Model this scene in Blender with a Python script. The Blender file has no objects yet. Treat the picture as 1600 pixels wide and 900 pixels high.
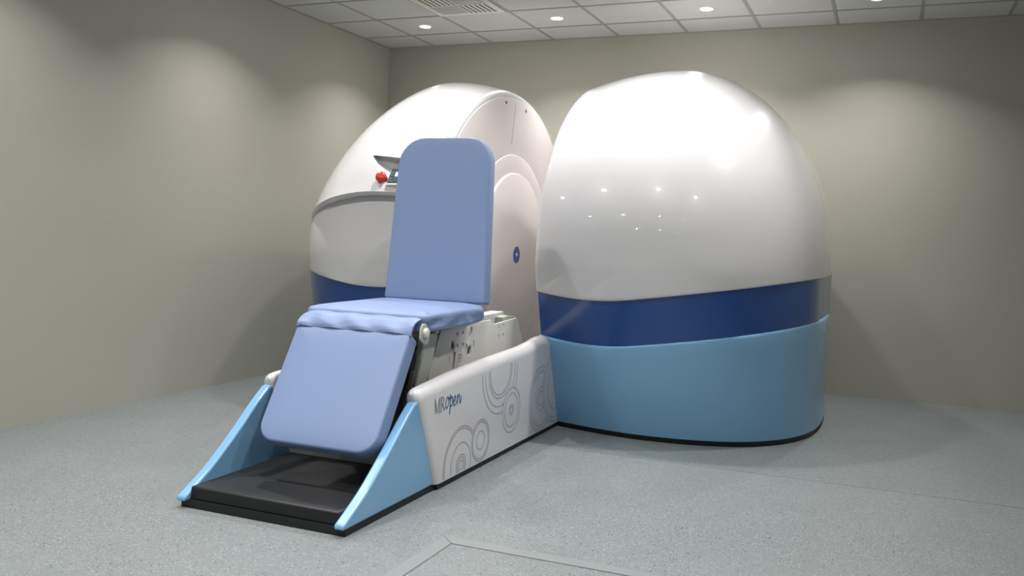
import bpy, bmesh, math, random
from mathutils import Vector, Matrix
random.seed(3)
PI = math.pi
scene = bpy.context.scene
COL = scene.collection

# ------------------------------------------------------------------ camera, view, light levels
F_PX = 1410.48
YAW, PITCH, ROLL = 0.3938, 0.0595, 0.0353
CAM_H = 1.2
def cam_matrix():
    cy, sy = math.cos(YAW), math.sin(YAW); cp, sp = math.cos(PITCH), math.sin(PITCH)
    fwd = Vector((-sy*cp, cy*cp, -sp)); right = Vector((cy, sy, 0)); up = right.cross(fwd)
    c, s = math.cos(ROLL), math.sin(ROLL)
    r2 = c*right + s*up; u2 = -s*right + c*up
    m = Matrix((r2, u2, -fwd)).transposed().to_4x4()
    m.translation = Vector((0, 0, CAM_H))
    return m
cd = bpy.data.cameras.new('camera'); cam = bpy.data.objects.new('camera', cd); COL.objects.link(cam)
cd.sensor_width = 36; cd.lens = F_PX*36/1600; cd.clip_start = 0.05
cam.matrix_world = cam_matrix(); scene.camera = cam
vs = scene.view_settings
vs.view_transform = 'Standard'; vs.look = 'None'; vs.gamma = 1; vs.use_curve_mapping = False
vs.exposure = 0.09
LAMP_W = 13.0
AMBIENT = 0.0
world = bpy.data.worlds.new('world'); scene.world = world; world.use_nodes = True
world.node_tree.nodes['Background'].inputs[0].default_value = (0.95, 0.97, 1, 1)
world.node_tree.nodes['Background'].inputs[1].default_value = AMBIENT

# room
XL, XR, YB, YF, CEIL = -4.573, 1.55, 7.70, -2.2, 2.953
GX, GY = -4.0736, 6.6412        # ceiling grid origin, 0.6 m tiles

# ------------------------------------------------------------------ materials
def mat(name, col, rough=0.5, spec=0.5, coat=0.0, metal=0.0, bump=None, speck=None, mottle=None, emit=None):
    m = bpy.data.materials.new(name); m.use_nodes = True
    nt = m.node_tree; b = nt.nodes['Principled BSDF']
    b.inputs['Base Color'].default_value = (*col, 1); b.inputs['Roughness'].default_value = rough
    b.inputs['Specular IOR Level'].default_value = spec; b.inputs['Metallic'].default_value = metal
    if coat:
        b.inputs['Coat Weight'].default_value = coat; b.inputs['Coat Roughness'].default_value = 0.035
    if emit:
        b.inputs['Emission Color'].default_value = (*emit[0], 1); b.inputs['Emission Strength'].default_value = emit[1]
    tc = nt.nodes.new('ShaderNodeTexCoord')
    def noise(scale, detail=3, stretch=None):
        n = nt.nodes.new('ShaderNodeTexNoise'); n.inputs['Scale'].default_value = scale; n.inputs['Detail'].default_value = detail
        if stretch:
            mp = nt.nodes.new('ShaderNodeMapping'); mp.inputs['Scale'].default_value = stretch
            nt.links.new(tc.outputs['Object'], mp.inputs[0]); nt.links.new(mp.outputs[0], n.inputs['Vector'])
        else: nt.links.new(tc.outputs['Object'], n.inputs['Vector'])
        return n
    if mottle:
        n = noise(mottle[0]); r = nt.nodes.new('ShaderNodeValToRGB')
        r.color_ramp.elements[0].position = .35; r.color_ramp.elements[1].position = .65
        k = mottle[1]
        r.color_ramp.elements[0].color = (*[c*(1-k) for c in col], 1); r.color_ramp.elements[1].color = (*[min(1, c*(1+k)) for c in col], 1)
        nt.links.new(n.outputs[0], r.inputs[0]); nt.links.new(r.outputs[0], b.inputs['Base Color'])
    if speck:
        src = None
        for i, (scale, thr, c2, w) in enumerate(speck):
            v = nt.nodes.new('ShaderNodeTexVoronoi'); v.inputs['Scale'].default_value = scale
            nt.links.new(tc.outputs['Object'], v.inputs['Vector'])
            lt = nt.nodes.new('ShaderNodeMath'); lt.operation = 'LESS_THAN'; lt.inputs[1].default_value = thr
            nt.links.new(v.outputs['Distance'], lt.inputs[0])
            sep = nt.nodes.new('ShaderNodeSeparateColor'); nt.links.new(v.outputs['Color'], sep.inputs[0])
            g = nt.nodes.new('ShaderNodeMath'); g.operation = 'GREATER_THAN'; g.inputs[1].default_value = w
            nt.links.new(sep.outputs[0], g.inputs[0])
            mu = nt.nodes.new('ShaderNodeMath'); mu.operation = 'MULTIPLY'
            nt.links.new(lt.outputs[0], mu.inputs[0]); nt.links.new(g.outputs[0], mu.inputs[1])
            mx = nt.nodes.new('ShaderNodeMix'); mx.data_type = 'RGBA'
            nt.links.new(mu.outputs[0], mx.inputs['Factor'])
            if src: nt.links.new(src, mx.inputs['A'])
            else:
                if mottle: nt.links.new(r.outputs[0], mx.inputs['A'])
                else: mx.inputs['A'].default_value = (*col, 1)
            mx.inputs['B'].default_value = (*c2, 1); src = mx.outputs['Result']
        nt.links.new(src, b.inputs['Base Color'])
    if bump:
        n = noise(bump[0], bump[3] if len(bump) > 3 else 3, bump[2] if len(bump) > 2 else None)
        bp = nt.nodes.new('ShaderNodeBump'); bp.inputs['Strength'].default_value = bump[1]; bp.inputs['Distance'].default_value = bump[4] if len(bump) > 4 else 0.005
        nt.links.new(n.outputs[0], bp.inputs['Height']); nt.links.new(bp.outputs[0], b.inputs['Normal'])
    return m
M = dict(
    wall=mat('painted_wall', (.41, .40, .345), .75, .2, bump=(90, .12)),
    ceiling=mat('ceiling_tile', (.49, .50, .485), .9, .1, bump=(160, .35), mottle=(260, .05)),
    tbar=mat('ceiling_tee_bar', (.31, .31, .27), .6, .2),
    floor=mat('speckled_vinyl', (.205, .225, .229), .42, .3, mottle=(3.0, .03),
              speck=[(95, .30, (.32, .355, .36), .45), (70, .30, (.13, .165, .18), .60), (60, .24, (.06, .075, .085), .88), (80, .25, (.22, .21, .185), .86)]),
    strip=mat('smooth_grey_vinyl', (.235, .25, .254), .42, .3),
    seam=mat('weld_line', (.14, .155, .16), .5),
    white=mat('glossy_white_shell', (.69, .685, .70), .3, .25, coat=1),
    face=mat('satin_white_face', (.74, .70, .695), .42, .4),
    base_white=mat('gelcoat_white', (.70, .69, .71), .25, .5, coat=.4),
    navy=mat('royal_blue_band', (.0, .056, .26), .22, .5, coat=.5),
    sky=mat('light_blue_shell', (.205, .43, .675), .24, .5, coat=.4, bump=(2.2, .06)),
    black=mat('black_plinth', (.008, .009, .011), .5),
    vinyl=mat('blue_vinyl_upholstery', (.212, .292, .49), .46, .4, bump=(260, .05)),
    vinyl_w=mat('blue_vinyl_upholstery_creased', (.212, .292, .49), .44, .4, bump=(5, .5, (1, .9, 3.2), 2, .02)),
    panel=mat('ivory_steel_panel', (.66, .66, .63), .4, .4),
    green=mat('pale_green_casting', (.42, .46, .40), .45, .4),
    dark=mat('dark_metal', (.035, .032, .03), .5),
    brown=mat('brown_board', (.10, .055, .04), .6),
    ring=mat('grey_line_print', (.20, .21, .31), .5),
    logo_grey=mat('grey_lettering', (.23, .22, .26), .5),
    logo_blue=mat('blue_lettering', (.0, .085, .26), .4),
    stick=mat('blue_target_sticker', (.06, .10, .34), .4),
    dot=mat('white_dot', (.85, .9, .95), .4),
    key=mat('keypad_slate', (.025, .042, .052), .75, .2),
    button=mat('keypad_button', (.08, .11, .125), .75, .2),
    screen=mat('lit_display', (.3, .6, .75), .3, emit=((.45, .8, 1), .55)),
    red=mat('red_stop_button', (.62, .04, .025), .32, .5, coat=.3),
    collar=mat('dark_red_collar', (.16, .02, .015), .4),
    lens=mat('downlight_lens', (1, 1, 1), .4, emit=((1, .97, .92), 60)),
    trim=mat('white_trim_ring', (.75, .76, .74), .3),
    vent=mat('vent_white', (.62, .62, .57), .5),
    ventdark=mat('vent_dark_cavity', (.045, .042, .03), .8),
    mark=mat('red_marking', (.35, .10, .12), .5),
)

# ------------------------------------------------------------------ helpers
def obj(name, bm, m, parent=None, smooth=True, bevel=0, segs=3, angle=40, recalc=True):
    if recalc: bmesh.ops.recalc_face_normals(bm, faces=bm.faces)
    me = bpy.data.meshes.new(name); bm.to_mesh(me); bm.free()
    for mm in (m if isinstance(m, (list, tuple)) else [m]): me.materials.append(mm)
    o = bpy.data.objects.new(name, me); COL.objects.link(o)
    if smooth:
        for p in me.polygons: p.use_smooth = True
        try: me.set_sharp_from_angle(angle=math.radians(angle))
        except Exception: pass
    if bevel:
        b = o.modifiers.new('bevel', 'BEVEL'); b.width = bevel; b.segments = segs; b.limit_method = 'ANGLE'; b.angle_limit = math.radians(35)
    if parent: o.parent = parent; o.matrix_parent_inverse = parent.matrix_world.inverted()
    return o
def thing(name, label, cat, loc=(0, 0, 0), group=None):
    o = bpy.data.objects.new(name, None); COL.objects.link(o); o.location = loc
    o.empty_display_size = .1
    o.matrix_world = Matrix.Translation(loc)
    o['label'] = label; o['category'] = cat
    if group: o['group'] = group
    return o
def structure(o): o['kind'] = 'structure'; return o
def box(bm, x0, x1, y0, y1, z0, z1, mi=0):
    v = [bm.verts.new((x, y, z)) for x in (x0, x1) for y in (y0, y1) for z in (z0, z1)]
    for f in ((0, 1, 3, 2), (4, 6, 7, 5), (0, 4, 5, 1), (2, 3, 7, 6), (0, 2, 6, 4), (1, 5, 7, 3)):
        fc = bm.faces.new([v[i] for i in f]); fc.material_index = mi
    return v
def prism_yz(bm, pts, x0, x1):
    a = [bm.verts.new((x0, y, z)) for y, z in pts]; b = [bm.verts.new((x1, y, z)) for y, z in pts]
    bm.faces.new(a); bm.faces.new(b[::-1])
    for i in range(len(pts)):
        j = (i+1) % len(pts); bm.faces.new((a[i], a[j], b[j], b[i]))
def loft(bm, rings, closed=True, cap0=True, cap1=True, mi=0):
    vr = [[bm.verts.new(p) for p in r] for r in rings]
    n = len(vr[0])
    for a, b in zip(vr, vr[1:]):
        for i in range(n if closed else n-1):
            j = (i+1) % n
            try: bm.faces.new((a[i], a[j], b[j], b[i])).material_index = mi
            except ValueError: pass
    if cap0: bm.faces.new(vr[0][::-1]).material_index = mi
    if cap1: bm.faces.new(vr[-1]).material_index = mi
    return vr
def cyl(bm, c, axis, r, h, n=32, r2=None, bev=0):
    """disc/cylinder starting at c along axis"""
    axis = Vector(axis).normalized(); c = Vector(c)
    t = axis.orthogonal().normalized(); u = axis.cross(t)
    prof = [(r, 0), (r if r2 is None else r2, h)]
    if bev: prof = [(r, 0), (r, h-bev), (r-bev*.3, h-bev*.3), (r-bev, h)]
    loft(bm, [[c + axis*hh + (t*math.cos(2*PI*i/n) + u*math.sin(2*PI*i/n))*rr for i in range(n)] for rr, hh in prof])
def roundrect(w, h, r, n=8, wt=None):
    """outline centred in x, from y=0 to h; r = radii (bl, br, tr, tl); wt = half-width reduction at top (left,right)"""
    pts = []
    bl, br, tr, tl = r
    cs = [(-w/2+bl, bl, bl, PI), (w/2-br, br, br, 1.5*PI), (w/2-tr, h-tr, tr, 0), (-w/2+tl, h-tl, tl, .5*PI)]
    for cx, cy, rr, a0 in cs:
        for i in range(n+1):
            a = a0 + i/n*PI/2
            pts.append((cx+rr*math.cos(a), cy+rr*math.sin(a)))
    return pts
def cushion(bm, w, h, r, t, edge, puff, frame, taper=(0, 0), esegs=4, dens=0, wr=None, mid=0):
    """soft slab: outline in (u,v), thickness t along n (front = +n). frame = (origin, u, v, n)"""
    O, U, V, N = [Vector(a) for a in frame]
    def ring(d, z, s=1.0):
        rr = tuple(max(.004, a-d) for a in r)
        out = []
        base = roundrect(w-2*d, h-2*d, rr)
        if dens:
            dd = []
            for i, p in enumerate(base):
                q = base[(i+1) % len(base)]; dd.append(p)
                if i % 9 == 8:
                    for k in range(1, dens): dd.append((p[0]+(q[0]-p[0])*k/dens, p[1]+(q[1]-p[1])*k/dens))
            base = dd
        for x, y in base:
            y += d
            k = y/h
            x += (taper[0]*k if x < 0 else taper[1]*k)
            x, y = x*s, h/2+(y-h/2)*s
            P = O+U*x+V*y+N*z
            if wr: P = wr(P, x, y, z, s)
            out.append(P)
        return out
    rings = []
    for i in range(esegs+1):
        a = PI/2*i/esegs; rings.append(ring(edge*(1-math.sin(a)), -t+edge*(1-math.cos(a))))
    for i in range(1, mid): rings.append(ring(0, -t+edge+(t-2*edge)*i/mid))
    for i in range(esegs+1):
        a = PI/2*i/esegs; rings.append(ring(edge*(1-math.cos(a)), -edge+edge*math.sin(a)))
    for s, p in ((.93, .35), (.82, .65), (.66, .85), (.45, .96), (.2, 1.0)):
        rings.append(ring(edge, puff*p, s))
    loft(bm, rings)
def stroke(bm, pts, w, X, mi=0):
    """ribbon in the plane x = X; pts (y, z[, width])"""
    P = [Vector((p[0], p[1])) for p in pts]; W = [p[2] if len(p) > 2 else w for p in pts]
    L, R = [], []
    for i, p in enumerate(P):
        d = (P[min(i+1, len(P)-1)]-P[max(i-1, 0)])
        if d.length < 1e-9: continue
        d.normalize(); nrm = Vector((-d.y, d.x))*W[i]/2
        L.append(p+nrm); R.append(p-nrm)
    for a in range(len(L)-1):
        q = [bm.verts.new((X, v.x, v.y)) for v in (L[a], R[a], R[a+1], L[a+1])]
        bm.faces.new(q).material_index = mi
def smooth_pts(ctrl, n=8):
    out = []
    for i in range(len(ctrl)-1):
        p0 = ctrl[max(i-1, 0)]; p1 = ctrl[i]; p2 = ctrl[i+1]; p3 = ctrl[min(i+2, len(ctrl)-1)]
        for k in range(n):
            t = k/n
            out.append(tuple(.5*((2*b)+(-a+c)*t+(2*a-5*b+4*c-d)*t*t+(-a+3*b-3*c+d)*t**3) for a, b, c, d in zip(p0, p1, p2, p3)))
    out.append(tuple(ctrl[-1])); return out
def apply_boolean(o, cutters):
    for c in cutters:
        m = o.modifiers.new('cut', 'BOOLEAN'); m.operation = 'DIFFERENCE'; m.solver = 'EXACT'; m.object = c
    bpy.context.view_layer.update()
    dg = bpy.context.evaluated_depsgraph_get()
    me = bpy.data.meshes.new_from_object(o.evaluated_get(dg))
    o.modifiers.clear(); o.data = me
    for c in cutters: bpy.data.objects.remove(c)
    for p in me.polygons: p.use_smooth = True
    me.set_sharp_from_angle(angle=math.radians(35))

# ------------------------------------------------------------------ room shell
def slab(name, x0, x1, y0, y1, z0, z1, m):
    bm = bmesh.new(); box(bm, x0, x1, y0, y1, z0, z1); return structure(obj(name, bm, m, smooth=False))
slab('floor', XL-.1, XR+.1, YF-.1, YB+.1, -.1, 0, M['floor'])
slab('ceiling', XL-.1, XR+.1, YF-.1, YB+.1, CEIL, CEIL+.1, M['ceiling'])
slab('wall_back', XL-.1, XR+.1, YB, YB+.1, 0, CEIL, M['wall'])
slab('wall_left', XL-.1, XL, YF, YB, 0, CEIL, M['wall'])
slab('wall_right', XR, XR+.1, YF, YB, 0, CEIL, M['wall'])
slab('wall_front', XL-.1, XR+.1, YF-.1, YF, 0, CEIL, M['wall'])
bm = bmesh.new()
x = GX
while x > XL: x -= .6
x += .6
while x < XR: box(bm, x-.012, x+.012, YF, YB, CEIL-.003, CEIL+.001); x += .6
y = GY
while y < YB: y += .6
y -= .6
while y > YF: box(bm, XL, XR, y-.012, y+.012, CEIL-.0035, CEIL+.001); y -= .6
structure(obj('trim_1', bm, M['tbar'], smooth=False))
bm = bmesh.new()
box(bm, XL, XR, YB-.02, YB, CEIL-.004, CEIL); box(bm, XL, XL+.02, YF, YB, CEIL-.0045, CEIL)
structure(obj('trim_2', bm, M['tbar'], smooth=False))
# mitred vinyl strips and welded seam in the floor
bm = bmesh.new()
def flat(bm, pts, z0, z1):
    a = [bm.verts.new((*p, z0)) for p in pts]; b = [bm.verts.new((*p, z1)) for p in pts]
    bm.faces.new(a[::-1]); bm.faces.new(b)
    for i in range(len(pts)): j = (i+1) % len(pts); bm.faces.new((a[i], a[j], b[j], b[i]))
flat(bm, [(-1.560, -1.0), (-1.497, -1.0), (-1.497, 3.078), (-1.560, 3.141)], 0, .0025)
flat(bm, [(-1.560, 3.144), (-1.495, 3.081), (1.5, 3.081), (1.5, 3.138)], 0, .0025)
structure(obj('trim_3', bm, M['strip'], smooth=False))
bm = bmesh.new()
for w, yy in ((.004, 4.79),): flat(bm, [(-1.62, yy-w/2), (1.5, yy-w/2), (1.5, yy+w/2), (-1.62, yy+w/2)], 0, .0008)
flat(bm, [(-1.563, -1.0), (-1.560, -1.0), (-1.560, 3.146), (-1.563, 3.15)], 0, .0012)
flat(bm, [(-1.497, -1.0), (-1.494, -1.0), (-1.494, 3.075), (-1.497, 3.078)], 0, .0012)
flat(bm, [(-1.560, 3.139), (-1.497, 3.076), (-1.492, 3.079), (-1.558, 3.145)], 0, .003)
flat(bm, [(-1.558, 3.138), (1.5, 3.138), (1.5, 3.141), (-1.56, 3.141)], 0, .0012)
flat(bm, [(-1.495, 3.078), (1.5, 3.078), (1.5, 3.081), (-1.495, 3.081)], 0, .0012)
structure(obj('trim_4', bm, M['seam'], smooth=False))

# ------------------------------------------------------------------ ceiling lamps
xs = [-3.774, -2.574, -1.374, -.174]; ys = [6.941, 5.141, 3.341, 1.541, -.4]
rows = ['the row nearest the back wall', 'the second row from back wall', 'the third row from back wall', 'the fourth row from back wall', 'the row farthest from back wall']
cols = ['leftmost', 'second from the left', 'third from the left', 'rightmost']
for j, yy in enumerate(ys):
    for i, xx in enumerate(xs):
        t = thing('ceiling_downlight', 'round recessed downlight, %s in %s' % (cols[i], rows[j]), 'ceiling light', (xx, yy, CEIL), 'recessed downlights in the tiled ceiling')
        bm = bmesh.new()
        n = 40
        prof = [(.043, -.001), (.046, -.007), (.055, -.007), (.061, -.003), (.062, .0)]
        loft(bm, [[Vector((xx+r*math.cos(2*PI*k/n), yy+r*math.sin(2*PI*k/n), CEIL+z)) for k in range(n)] for r, z in prof], cap0=False, cap1=False)
        obj('trim_ring', bm, M['trim'], t, recalc=True)
        bm = bmesh.new(); cyl(bm, (xx, yy, CEIL-.0005), (0, 0, -1), .0435, .003)
        obj('lens', bm, M['lens'], t)
        ld = bpy.data.lights.new('lamp', 'AREA'); ld.shape = 'DISK'; ld.size = .085; ld.energy = LAMP_W; ld.color = (1, .975, .95); ld.spread = math.radians(122)
        lo = bpy.data.objects.new('lamp_light', ld); COL.objects.link(lo); lo.location = (0, 0, -.009); lo.parent = t
# ceiling air diffuser (pinwheel louvres)
vx, vy = GX+1.5*.6, GY-.3
t = thing('air_diffuser', 'square white ceiling air vent with pinwheel of dark louvre slots', 'vent', (vx, vy, CEIL))
bm = bmesh.new(); box(bm, vx-.27, vx+.27, vy-.27, vy+.27, CEIL-.006, CEIL-.001)
obj('cavity', bm, M['ventdark'], t, smooth=False)
bm = bmesh.new()
for a, b, c, d in ((-.287, .287, -.287, -.245), (-.287, .287, .245, .287), (-.287, -.245, -.245, .245), (.245, .287, -.245, .245)):
    box(bm, vx+a, vx+b, vy+c, vy+d, CEIL-.010, CEIL-.001)
box(bm, vx-.245, vx+.245, vy-.008, vy+.008, CEIL-.010, CEIL-.002); box(bm, vx-.008, vx+.008, vy-.245, vy+.245, CEIL-.010, CEIL-.002)
obj('frame', bm, M['vent'], t, smooth=False)
for qx, qy, ax in ((1, 1, 'y'), (-1, 1, 'x'), (-1, -1, 'y'), (1, -1, 'x')):
    for k in range(6):
        c = .034+k*.041
        bm = bmesh.new(); w = .012
        if ax == 'y':
            xc = vx+qx*c; box(bm, xc-w, xc+w, *sorted((vy+qy*.008, vy+qy*.246)), CEIL-.0095, CEIL-.0065)
        else:
            yc = vy+qy*c; box(bm, *sorted((vx+qx*.008, vx+qx*.245)), yc-w, yc+w, CEIL-.0095, CEIL-.0065)
        obj('louvre', bm, M['vent'], t, smooth=False)

# ------------------------------------------------------------------ magnet halves
YC, ZC, L1, L2 = 6.35, 1.04, .38, 1.30
DB, PB, NE = .080, 1.65, 2.1
def prof_a(s):
    if s < L1: a = 1.34+.08*(1-((L1-s)/L1)**2)
    else: a = 1.42*max(0, 1-((s-L1)/(L2-L1))**2.6)**(1/2.6)
    return a
def prof_b(s):
    if s < L1: b = 1.212+DB*(1-((L1-s)/L1)**2)
    else: b = (1.212+DB)*max(0, 1-((s-L1)/(L2-L1))**PB)**(1/PB)
    return b
def fillet(s, r=.04):
    return 0 if s >= r else r-math.sqrt(max(0, r*r-(r-s)**2))
def inset(s, z):
    w = max(0, 1-s/.6)
    k = max(0, (ZC-z)/ZC)
    T = .29+.07*w
    if s > L1: T *= max(0.15, prof_a(s)/1.42)
    return T*k**1.3
def swoop(s):
    return .035*max(0, (.42-s)/.42)**2 + .155*(math.sqrt((s-.5)**2+.008)+(s-.5))/2*1.0 - .001
def half(x_in, sgn, name, label, ledge, shape):
    """x_in: inner face plane, body grows towards sgn*x"""
    global L1, L2, DB, PB
    L1, L2, DB, PB = shape      # the outer side of each half is rounded differently
    SL = [0, .002, .006, .012, .02, .03, .04]+[.04+(L1-.04)*i/10 for i in range(1, 11)]+[L1+(L2-L1)*math.sin(PI/2*i/26) for i in range(1, 27)]
    T = thing(name, label, 'mri scanner', (x_in+sgn*.7, YC, 0))
    X = lambda s: x_in+sgn*s
    # ---- upper cover, slices across x
    bm = bmesh.new(); loops = []
    NT = 64
    for s in SL:
        A, B = prof_a(s), prof_b(s); f = fillet(s)
        A = max(0.004, A-f); B = max(0.003, B-f); AB = max(.004, min(A, 1.25))
        zb = .835+swoop(s)
        lp = []
        if True:
            for k in range(10):          # front, from the band edge up to the centre line
                z = zb+(ZC+.0-zb)*k/10
                y = YC-(A-inset(s, z)) if A > .02 else YC
                if k == 0: z += .0
                lp.append((y, z))
            ws = [k/NT for k in range(NT+1)]
            for u in ws:
                th = PI*u
                c, sn = math.cos(th), math.sin(th)
                n = NE
                yy = math.copysign(abs(c)**(2/n), c); zz = abs(sn)**(2/n)
                front = c > 0
                y = YC-(A if front else AB)*yy; z = ZC+B*zz
                lp.append((y, z))
            for k in range(9, -1, -1):
                z = zb+(ZC-zb)*k/10
                lp.append((YC+(AB-inset(s, z)*.5) if A > .02 else YC, z))
        if ledge:
            out = []
            WL = .30
            for i, (y, z) in enumerate(lp):
                if y < YC and A > .3:
                    w = (z-ZC)/B if B > .01 else 0
                    d = 0
                    if WL <= w < WL+.27: d = .055*(1-(w-WL)/.27)**1.2
                    elif w < WL and z > .85: d = -.022*min(1, (z-.85)/.35)
                    fade = min(1, s/.06)*max(0, min(1, (1.15-s)/.45))
                    y -= d*fade
                out.append((y, z))
            lp = out
        loops.append([Vector((X(s), y, z)) for y, z in lp])
    if ledge:   # a crisp lip: add two extra columns exactly at the ledge
        new = []
        for s, lp in zip(SL, loops):
            B = max(.003, prof_b(s)-fillet(s)); A = max(.004, prof_a(s)-fillet(s))
            zl = ZC+B*.30
            yl = YC-A*(1-.30**NE)**(1/NE)
            fr = [p for p in lp if p.y < YC-1e-6 and p.z < zl-.004] if A > .3 else None
            k = sum(1 for i, p in enumerate(lp[:len(lp)//2]) if p.z < zl)
            k = 10+6
            fade = min(1, s/.06)*max(0, min(1, (1.15-s)/.45))
            # move columns k.. so that the fold sits at zl
            lo_pt = Vector((lp[0].x, yl+.022*fade, zl-.012)); mid = Vector((lp[0].x, yl-.030*fade, zl-.006)); hi = Vector((lp[0].x, yl-.055*fade, zl+.012))
            below = [p for p in lp[:NT//2+10] if p.z < zl-.02]; above = [p for p in lp[:NT//2+11] if p.z > zl+.025]
            rest = lp[NT//2+11:]
            def resample(P, n):
                if len(P) == 1: return [P[0].copy() for _ in range(n)]
                acc = [0]
                for a, b in zip(P, P[1:]): acc.append(acc[-1]+(b-a).length)
                out = []
                for q in range(n):
                    d = acc[-1]*q/(n-1); i = 0
                    while i < len(acc)-2 and acc[i+1] < d: i += 1
                    sp = acc[i+1]-acc[i]; tt = (d-acc[i])/sp if sp > 1e-9 else 0
                    out.append(P[i].lerp(P[i+1], min(1, max(0, tt))))
                return out
            if not below: below = [lp[0]]
            if not above: above = [lp[NT//2+10]]
            new.append(resample(below, 18)+[lo_pt, mid, hi]+resample(above, 30)+rest)
        loops = new
    # rolled-in lower edge
    fin = []
    for s, lp in zip(SL, loops):
        a = lp[0].copy(); b = lp[-1].copy(); A = prof_a(s)
        if A > .05:
            e1 = Vector((a.x, a.y+.02, a.z-.004)); e2 = Vector((b.x, b.y-.02, b.z-.004))
            a0 = Vector((a.x, a.y+.003, a.z-.003)); b0 = Vector((b.x, b.y-.003, b.z-.003))
        else: e1 = a.copy(); e2 = b.copy(); a0 = a.copy(); b0 = b.copy()
        fin.append([e1, a0]+lp+[b0, e2])
    loft(bm, fin, closed=True, cap0=True, cap1=True)
    bmesh.ops.remove_doubles(bm, verts=bm.verts, dist=.0006)
    cover = obj('upper_cover', bm, M['white'], T, angle=50)
    # ---- lower bodies as rings in z
    def ringpts(fz, off, snake=0):
        P = []
        fs = list(SL)
        for s in fs:
            z = fz(s); f = fillet(s, .03); A = prof_a(s)-f
            y = YC-(A-inset(s, z)-off) if A > .03+off else YC
            P.append(Vector((X(max(s, off if s < .1 else 0)-(off if s > L2-.02 else 0)), y, z)))
        for s in reversed(fs[:-1]):
            z = fz(s); f = fillet(s, .03); A = min(prof_a(s)-f, 1.25)
            y = YC+(A-inset(s, z)*.5-off) if A > .03+off else YC
            P.append(Vector((X(max(s, off if s < .1 else 0)), y, z)))
        return P
    bm = bmesh.new()
    loft(bm, [ringpts(lambda s, t=t: (.560+swoop(s)-.01)*(1-t)+(.842+swoop(s))*t, .014) for t in (0, .2, .4, .6, .8, 1)])
    bmesh.ops.remove_doubles(bm, verts=bm.verts, dist=.0004)
    obj('colour_band', bm, M['navy'], T, angle=50)
    bm = bmesh.new()
    rr = [ringpts(lambda s, t=t: .035+(.545+swoop(s)-.035)*t, 0) for t in (0, .15, .3, .45, .6, .75, .9, 1)]
    rr += [ringpts(lambda s: .557+swoop(s), .003), ringpts(lambda s: .563+swoop(s), .010), ringpts(lambda s: .564+swoop(s), .018)]
    loft(bm, rr); bmesh.ops.remove_doubles(bm, verts=bm.verts, dist=.0004)
    obj('base_cover', bm, M['sky'], T, angle=50)
    bm = bmesh.new(); loft(bm, [ringpts(lambda s, z=z: z, .012) for z in (0, .04)])
    bmesh.ops.remove_doubles(bm, verts=bm.verts, dist=.0004)
    obj('plinth', bm, M['black'], T)
    # ---- inner face plate, following the rim, with raised disc
    fx = lambda d: x_in-sgn*d
    def face_ring(k, d):
        out = []
        for i in range(96):
            th = 2*PI*i/96; c, sn = math.cos(th), math.sin(th)
            yy = math.copysign(abs(c)**(2/NE), c)
            if sn >= 0:
                y = YC-(1.34 if c > 0 else 1.25)*yy*k; z = ZC+1.215*abs(sn)**(2/NE)*k
            else:
                z = ZC-.98*abs(sn)**(2/5)*k
                a = (1.34 if c > 0 else 1.25)*k
                y = YC-math.copysign(a*abs(c)**(2/5)-min(a*abs(c)**(2/5), inset(0, z)*(1 if c > 0 else .5)), c)
            out.append(Vector((fx(d), y, z)))
        return out
    bm = bmesh.new(); loft(bm, [face_ring(.965, -.01), face_ring(.965, .003), face_ring(.958, .006), face_ring(.62, .006)])
    fp = obj('inner_face', bm, M['face'], T, angle=25)
    bm = bmesh.new(); n = 96
    def circ(r, d): return [Vector((fx(d), 6.33+r*math.cos(2*PI*i/n), 1.04+r*math.sin(2*PI*i/n))) for i in range(n)]
    loft(bm, [circ(.758, .004), circ(.756, .010), circ(.745, .014), circ(.632, .014), circ(.627, .011), circ(.62, .011), circ(.615, .030), circ(.60, .036), circ(.3, .036)])
    obj('pole_disc', bm, M['face'], T, angle=25)
    if ledge:
        bm = bmesh.new(); cyl(bm, (fx(.036), 6.355, 1.044), (-sgn, 0, 0), .064, .0015, 48)
        st = obj('target_sticker', bm, M['stick'], T)
        bm = bmesh.new(); cyl(bm, (fx(.0376), 6.355, 1.046), (-sgn, 0, 0), .014, .001, 24)
        obj('centre_dot', bm, M['dot'], st)
        bm = bmesh.new()
        stroke(bm, smooth_pts([(6.31, 2.185), (6.29, 2.06), (6.265, 1.93), (6.255, 1.87)], 6), .006, fx(.0068))
        obj('seam_line', bm, M['tbar'], T, recalc=False)
        for (yy, zz) in ((6.13, 2.16), (6.52, 2.15)):
            bm = bmesh.new(); cyl(bm, (fx(.006), yy, zz), (-sgn, 0, 0), .012, .0015, 20)
            obj('screw_cap', bm, M['button'], T)
    return T, cover
TL, coverL = half(-2.65, -1, 'magnet_housing', 'rounded white scanner half behind the blue chair, with keypad, stop button and target sticker', True, (.38, 1.30, .080, 1.65))
TR, coverR = half(-1.95, 1, 'magnet_housing', 'rounded white scanner half right of the chair, with royal blue band and light blue base', False, (.58, 1.60, .105, 2.0))

# recessed desk cut into the left cover for the keypad
bm = bmesh.new()
for p in [(-3.125, 5.13, 1.676), (-2.985, 5.115, 1.592), (-2.74, 5.145, 1.604), (-2.74, 5.06, 1.648),
          (-2.925, 4.925, 1.452), (-2.74, 4.925, 1.452), (-3.11, 4.55, 1.70), (-2.74, 4.55, 1.70), (-2.925, 4.55, 1.452), (-2.74, 4.55, 1.452)]:
    bm.verts.new(p)
bmesh.ops.convex_hull(bm, input=bm.verts)
cut = obj('cutter', bm, M['white'], smooth=False)
try: apply_boolean(coverL, [cut])
except Exception as e: print('boolean failed', e)
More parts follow.
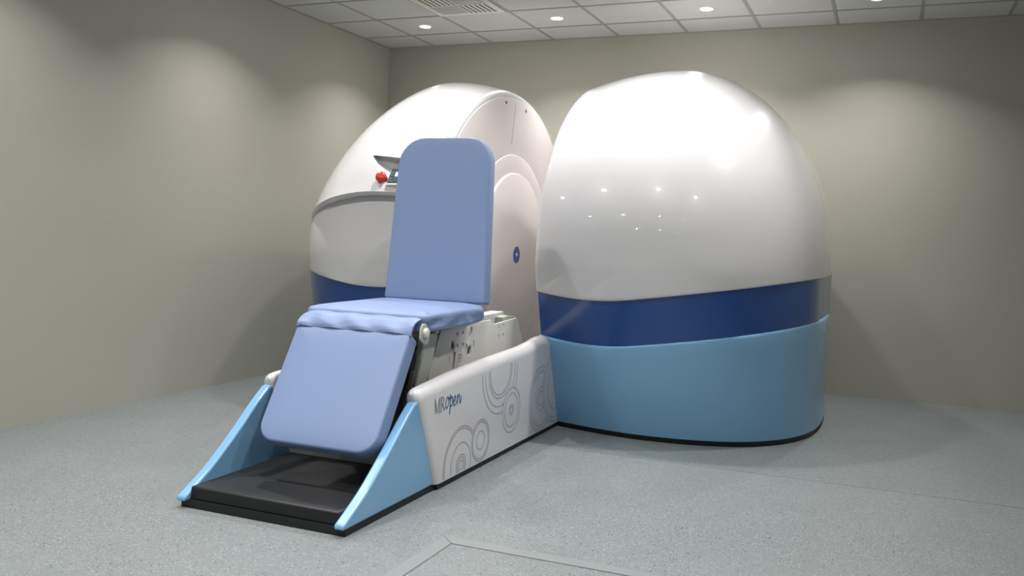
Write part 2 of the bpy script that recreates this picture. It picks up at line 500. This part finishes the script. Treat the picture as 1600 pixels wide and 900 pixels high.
# keypad lying on the desk
dn = Vector((0, -.135, .175)).normalized(); dv = Vector((0, .175, .135)).normalized(); du = Vector((1, 0, 0))
K0 = Vector((-2.935, 4.950, 1.474))+dn*.006     # lower left corner
def kbox(bm, u0, u1, v0, v1, n0, n1):
    vs_ = []
    for u in (u0, u1):
        for v in (v0, v1):
            for n in (n0, n1): vs_.append(bm.verts.new(K0+du*(u-.26*v)+dv*v+dn*n))
    for f in ((0, 1, 3, 2), (4, 6, 7, 5), (0, 4, 5, 1), (2, 3, 7, 6), (0, 2, 6, 4), (1, 5, 7, 3)): bm.faces.new([vs_[i] for i in f])
bm = bmesh.new(); kbox(bm, 0, .17, 0, .178, -.02, .006); kp = obj('keypad', bm, M['panel'], TL, bevel=.002); kp['label'] = 'slate grey keypad with lit pale blue display'
bm = bmesh.new(); kbox(bm, .005, .165, .014, .173, .004, .0085); obj('keypad_face', bm, M['key'], kp, smooth=False)
bm = bmesh.new(); kbox(bm, .045, .13, .088, .135, .008, .010); obj('display', bm, M['screen'], kp, smooth=False)
for r in range(3):
    for c in range(5):
        bm = bmesh.new(); kbox(bm, .014+c*.030, .034+c*.030, .024+r*.019, .037+r*.019, .008, .0115); obj('key', bm, M['button'], kp, bevel=.001)
for r in range(2):
    bm = bmesh.new(); kbox(bm, .012, .034, .09+r*.024, .108+r*.024, .008, .0115); obj('key', bm, M['button'], kp, bevel=.001)
bd = Vector((.25, -.9, .40)).normalized(); bc = Vector((-2.994, 4.995, 1.520))
bm = bmesh.new()
tt = bd.orthogonal().normalized(); uu = bd.cross(tt)
loft(bm, [[bc+bd*h+(tt*math.cos(2*PI*i/32)+uu*math.sin(2*PI*i/32))*r for i in range(32)] for h, r in ((.018, .022), (.022, .034), (.032, .036), (.042, .033), (.049, .024), (.051, .01))])
eb = obj('stop_button', bm, M['red'], TL); eb['label'] = 'red mushroom stop button'
bm = bmesh.new(); cyl(bm, bc-bd*.03+Vector((.006, 0, -.006)), bd, .033, .048, 28, bev=.004); obj('collar', bm, M['collar'], eb)

# ------------------------------------------------------------------ fixed base of the chair track
BX0, BX1 = -2.73, -1.87; MID = -2.30
bt = thing('track_base', 'long white floor base under the chair, printed with grey rings and blue lettering', 'scanner base', (MID, 4.3, 0))
def rim(y):
    tab = [(3.40, .490), (3.55, .502), (3.9, .527), (4.3, .546), (4.75, .560), (4.92, .574), (5.08, .588), (5.22, .590), (5.5, .59)]
    for (a, za), (b, zb) in zip(tab, tab[1:]):
        if y <= b: return za+(zb-za)*max(0, (y-a)/(b-a))
    return .59
def section(ys_, ins, zdrop, zch=.16):
    lean = max(0, 1-(ys_-3.69)/.75)
    zt = rim(ys_-.2*lean)-zdrop
    W = []
    xo, xi = BX1-ins, -1.940-.014*min(1, max(0, (ys_-3.7)/.4))
    r2 = .020
    R = min(.05, xo-xi-r2)
    W.append((xo, .03)); W.append((xo, .2)); W.append((xo, zt-R))
    for i in range(1, 7):
        a = PI/2*i/6; W.append((xo-R*(1-math.cos(a)), zt-R+R*math.sin(a)))
    for i in range(0, 5):
        a = PI/2*i/4; W.append((xi+r2-r2*math.sin(a), zt-r2+r2*math.cos(a)))
    W.append((xi, zch))
    full = W+[(2*MID-x_, z_) for x_, z_ in reversed(W)]
    tail = max(0, (ys_-4.9)/.475)
    return [Vector((x_, ys_-.42*z_*lean-.34*z_*tail, z_)) for x_, z_ in full]
bm = bmesh.new()
st = [(3.684, .022, .042), (3.687, .014, .026), (3.694, .007, .013), (3.706, .002, .004), (3.725, 0, 0)]+[(3.725+(5.375-3.725)*i/24, 0, 0) for i in range(1, 25)]
loft(bm, [section(*a) for a in st])
shell = obj('base_shell', bm, M['base_white'], bt, angle=50)
# black kick line
bm = bmesh.new(); box(bm, BX0+.012, BX1-.010, 3.70, 5.37, 0, .04); prism_yz(bm, [(2.95, 0), (2.95, .035), (3.72, .035), (3.72, 0)], BX0+.022, BX1-.022)
obj('plinth', bm, M['black'], bt, smooth=False)
# light blue nose: two sloping cheeks with a low tray between
top = smooth_pts([(2.925, .05), (3.075, .134), (3.19, .216), (3.296, .299), (3.40, .386), (3.478, .442)], 4)
back = [(3.53, .45), (3.56, .36), (3.72, .03)]
poly = [(2.925, .03)]+top+back
for nm, a, b in (('front_cheek', -1.884, -1.931), ('front_cheek', 2*MID+1.931, 2*MID+1.884)):
    bm = bmesh.new(); prism_yz(bm, poly, a, b)
    obj(nm, bm, M['sky'], bt, bevel=.016, segs=4, angle=60)
bm = bmesh.new(); box(bm, BX0+.06, BX1-.06, 2.96, 3.75, .03, .09); obj('front_tray', bm, M['black'], bt, bevel=.01)
# printed rings on the side
RX = BX1+.0012
rings = {'A': (3.9288, .0689, (.191, .179, .110, .052, .038, .022)), 'D': (4.3876, .4797, (.234, .198, .1535, .135)),
         'E': (5.0101, .2284, (.192, .163, .072, .043)), 'G': (5.0194, .0119, (.0436, .0194)),
         'B': (4.1529, .1464, (.107, .0944, .0476)), 'C': (4.552, .2361, (.1237, .0928, .0292, .0177)), 'F': (5.2651, .2773, (.23, .205, .15))}
over = {'A': 'B', 'D': 'C', 'E': 'F', 'B': '', 'C': '', 'F': '', 'G': ''}
bm = bmesh.new()
for k, (yc, zc, rs) in rings.items():
    for r in rs:
        run = []
        def flush():
            global run
            if len(run) > 1: stroke(bm, run, .0030, RX)
            run = []
        N = 120
        for i in range(N+1):
            a = 2*PI*i/N; y = yc+r*math.cos(a); z = zc+r*math.sin(a)
            ok = .036 < z < rim(y)-.052 and 3.735-.3*z < y < 5.32
            for o_ in over[k]:
                yo, zo, ro = rings[o_]
                if (y-yo)**2+(z-zo)**2 < ro[0]**2: ok = False
            if ok: run.append((y, z))
            else: flush()
        flush()
obj('ring_print', bm, M['ring'], shell, smooth=False, recalc=False)
# lettering
def letters(strokes, m, name):
    bm = bmesh.new()
    for j, (pts, w) in enumerate(strokes): stroke(bm, pts, w, RX+.0003+j*.00004)
    obj(name, bm, m, shell, smooth=False, recalc=False)
z0, z1 = .370, .437
ser = lambda y, z, w=.010: ([(y-w/2, z), (y+w/2, z)], .0022)
letters([([(3.634, z0), (3.634, z1)], .0032), ([(3.634, z1), (3.656, z0)], .0075), ([(3.656, z0), (3.676, z1)], .0032), ([(3.678, z0), (3.678, z1)], .0075),
         ser(3.634, z0), ser(3.680, z0, .014), ser(3.631, z1), ser(3.680, z1, .012),
         ([(3.697, z0), (3.697, z1)], .0075), ser(3.697, z0, .014), ser(3.695, z1, .012),
         (smooth_pts([(3.697, z1-.001), (3.713, z1-.002), (3.722, z1-.011), (3.722, z1-.022), (3.713, z1-.032), (3.698, z1-.034)], 6), .0052),
         ([(3.710, z1-.034), (3.733, z0)], .0070)], M['logo_grey'], 'lettering')
b_ = .377
op = [(smooth_pts([(3.772, b_+.048), (3.757, b_+.050), (3.745, b_+.032), (3.744, b_+.010), (3.752, b_), (3.766, b_+.008), (3.774, b_+.030), (3.770, b_+.048), (3.776, b_+.040), (3.790, b_+.044)], 8), .0062),
      (smooth_pts([(3.786, b_+.060), (3.792, b_+.050), (3.790, b_+.010), (3.787, b_-.034)], 6), .0070),
      (smooth_pts([(3.791, b_+.030), (3.800, b_+.046), (3.812, b_+.042), (3.815, b_+.022), (3.806, b_+.003), (3.793, b_+.006)], 8), .0060),
      (smooth_pts([(3.826, b_+.020), (3.842, b_+.026), (3.847, b_+.038), (3.840, b_+.046), (3.829, b_+.036), (3.825, b_+.016), (3.832, b_+.001), (3.846, b_+.004), (3.858, b_+.020)], 8), .0060),
      (smooth_pts([(3.862, b_+.046), (3.866, b_+.036), (3.865, b_+.0)], 6), .0066),
      (smooth_pts([(3.866, b_+.026), (3.878, b_+.044), (3.889, b_+.040), (3.890, b_+.016), (3.896, b_+.002), (3.905, b_+.012), (3.910, b_+.036)], 8), .0062)]
letters(op, M['logo_blue'], 'lettering')

# ------------------------------------------------------------------ patient chair
ch = thing('patient_chair', 'blue upholstered patient chair with tall backrest and hanging leg rest', 'chair', (-2.235, 3.9, .16))
# seat
bm = bmesh.new()
def drape(P, x, y, z, s_):
    P = P.copy()
    if s_ > .99 and x > .25:
        d = min(1, max(0, -z/.05))
        f = .5+.5*math.sin(y*46+z*38+1.5*math.sin(y*17)); g = min(1, max(0, (y-.25)/.3))
        P.x += (.012*f*f*g-.006+.005*math.sin(y*23-z*60)*(1-g))*d
        P.z -= .010*d*math.sin(PI*min(1, max(0, y/.7)))
    return P
cushion(bm, .655, .705, (.045, .045, .10, .09), .080, .022, .020, ((-2.235, 3.590, .824), (1, 0, 0), (0, 1, 0), (0, 0, 1)), dens=30, wr=drape, mid=5)
obj('seat', bm, M['vinyl_w'], ch, angle=80)
# front apron that rolls down towards the leg rest
bm = bmesh.new()
path = smooth_pts([(3.70, .822), (3.66, .832), (3.625, .829), (3.605, .812), (3.585, .806), (3.555, .800), (3.525, .785), (3.502, .760), (3.496, .742)], 4)
path = path+[(y+.010, z-.004) for y, z in reversed(path)]
NX = 26
def apron_pt(k, y, z):
    x_ = -2.535+(-1.930+2.535)*k/NX
    sag = .003*math.sin(k*.9+z*60)*max(0, (3.66-y)/.16)
    return Vector((x_, y-sag, z+sag-(.006 if k in (0, NX) else 0)))
loft(bm, [[apron_pt(k, y, z) for (y, z) in path] for k in range(NX+1)], closed=True)
obj('seat_apron', bm, M['vinyl_w'], ch, angle=60)
# backrest
ny = math.hypot(.12, .88)
V = Vector((0, .12/ny, .88/ny)); Nn = Vector((0, -.88/ny, .12/ny))
bm = bmesh.new()
cushion(bm, .606, .892, (.016, .016, .13, .15), .078, .013, .006, ((-2.236, 4.285, .828), (1, 0, 0), V, Nn), taper=(.010, -.050))
obj('backrest', bm, M['vinyl'], ch, angle=80)
bm = bmesh.new()
O2 = Vector((-2.236, 4.285, .828))-Nn*.079
cushion(bm, .50, .76, (.03, .03, .10, .10), .02, .006, .0, (O2+V*.05, (1, 0, 0), V, Nn), taper=(.01, -.04))
obj('backrest_plate', bm, M['dark'], ch)
# leg rest
ny = math.hypot(.30, .485)
V = Vector((0, .30/ny, .485/ny)); Nn = Vector((0, -.485/ny, .30/ny))
bm = bmesh.new()
cushion(bm, .604, .575, (.09, .09, .025, .025), .084, .012, .008, ((-2.236, 3.205, .262), (1, 0, 0), V, Nn))
obj('leg_rest', bm, M['vinyl'], ch, angle=80)
bm = bmesh.new()
cushion(bm, .54, .50, (.07, .07, .02, .02), .03, .006, 0, (Vector((-2.2355, 3.205, .262))-Nn*.085+V*.03, (1, 0, 0), V, Nn))
obj('leg_rest_plate', bm, M['dark'], ch)
# hinge plate and knob
bm = bmesh.new()
prism_yz(bm, [(3.525, .720), (3.530, .765), (3.550, .788), (3.575, .785), (3.600, .765), (3.612, .720), (3.600, .690), (3.570, .690)], -1.905, -1.895)
hb = obj('hinge_bracket', bm, M['green'], ch, bevel=.004)
bm = bmesh.new()
cyl(bm, (-1.895, 3.566, .746), (1, 0, 0), .021, .016, 28, bev=.006)
obj('hinge_knob', bm, M['trim'], hb)
# pale green arm carrying the leg rest
bm = bmesh.new()
prism_yz(bm, [(3.74, .60), (3.75, .69), (3.78, .715), (3.885, .715), (3.90, .69), (3.85, .58), (3.79, .48), (3.74, .20), (3.62, .20), (3.69, .45)], -2.035, -1.998)
obj('support_arm', bm, M['green'], ch, bevel=.010)
bm = bmesh.new(); prism_yz(bm, [(3.60, .56), (3.64, .56), (3.58, .40), (3.54, .40)], -1.985, -1.965); obj('slide_rail', bm, M['dark'], ch, bevel=.003)
# board under the seat
bm = bmesh.new(); box(bm, -2.53, -2.0, 3.64, 4.24, .716, .744); obj('seat_board', bm, M['brown'], ch, bevel=.004)
bm = bmesh.new(); box(bm, -2.44, -2.075, 3.75, 4.90, .17, .64); obj('carriage_body', bm, M['dark'], ch, bevel=.01)
# side panels with holes
outline = [(3.86, .17), (3.915, .508), (4.028, .705), (4.050, .716), (4.64, .714), (4.665, .700), (4.685, .685), (5.020, .698), (5.040, .690), (5.14, .53), (5.18, .17)]
def side_panel(x0, x1, holes):
    bm = bmesh.new(); prism_yz(bm, outline, x0, x1)
    o = obj('side_panel', bm, M['panel'], ch, bevel=.003, segs=2)
    if holes:
        cs = []
        def caps(pts):   # capsule-shaped cutter through pts [(y,z,r),...]
            bm2 = bmesh.new(); (ya, za, ra), (yb, zb, rb) = pts
            d = Vector((yb-ya, zb-za)); a0 = math.atan2(d.y, d.x) if d.length > 1e-6 else 0
            P = []
            for i in range(9): a = a0+PI/2+PI*i/8; P.append((ya+ra*math.cos(a), za+ra*math.sin(a)))
            for i in range(9): a = a0-PI/2+PI*i/8; P.append((yb+rb*math.cos(a), zb+rb*math.sin(a)))
            prism_yz(bm2, P, x0-.02, x1+.02); bmesh.ops.remove_doubles(bm2, verts=bm2.verts, dist=1e-5)
            cs.append(obj('cutter', bm2, M['dark'], smooth=False))
        for y_, z_ in ((4.215, .673), (4.283, .674), (4.222, .610), (4.289, .610), (4.756, .664), (4.824, .667), (4.757, .612), (4.827, .614)):
            caps([(y_, z_-.002, .0085), (y_, z_+.002, .0085)])
        caps([(4.385, .680, .015), (4.345, .622, .011)]); caps([(4.362, .560, .020), (4.370, .580, .020)])
        caps([(4.168, .612, .019), (4.166, .626, .017)]); caps([(4.192, .583, .014), (4.176, .50, .012)])
        apply_boolean(o, cs)
    return o
spn = side_panel(-2.062, -2.050, True)
side_panel(-2.465, -2.453, False)
for y_, z_ in ((4.338, .606), (4.180, .596)):
    bm = bmesh.new(); cyl(bm, (-2.051, y_, z_), (1, 0, 0), .015, .012, 24, bev=.004); obj('lock_knob', bm, M['trim'], spn)
for y_, za, zb in ((4.42, .588, .622), (4.130, .535, .566)):
    bm = bmesh.new(); a, c = zb-.012, -2.0493
    v = [bm.verts.new((c, y_+p, q)) for p, q in ((-.003, za), (.003, za), (.003, a), (.008, a), (0, zb), (-.008, a), (-.003, a))]
    bm.faces.new(v); obj('arrow_mark', bm, M['mark'], spn, smooth=False, recalc=False)
bm = bmesh.new()
for pts in ([(4.235, .560), (4.275, .560)], [(4.235, .538), (4.275, .538)], [(4.236, .538), (4.236, .560)], [(4.274, .538), (4.274, .560)], [(4.247, .540), (4.247, .555)], [(4.247, .555), (4.262, .555)], [(4.262, .555), (4.262, .540)], [(4.238, .524), (4.272, .524)]):
    stroke(bm, pts, .0025, -2.0493)
obj('symbol_marks', bm, M['button'], spn, smooth=False, recalc=False)
# rear carriage frame showing behind the backrest
bm = bmesh.new(); prism_yz(bm, [(4.40, .58), (4.42, .728), (4.98, .735), (5.0, .715), (4.99, .58)], -2.20, -2.12); obj('rear_rail', bm, M['panel'], ch, bevel=.004)
bm = bmesh.new(); prism_yz(bm, [(4.86, .60), (4.86, .712), (4.93, .718), (5.06, .700), (5.09, .60)], -2.118, -2.066); obj('rear_bracket', bm, M['green'], ch, bevel=.004)
bm = bmesh.new(); box(bm, -2.40, -2.14, 4.39, 4.46, .70, .90); obj('back_post', bm, M['dark'], ch, bevel=.006)
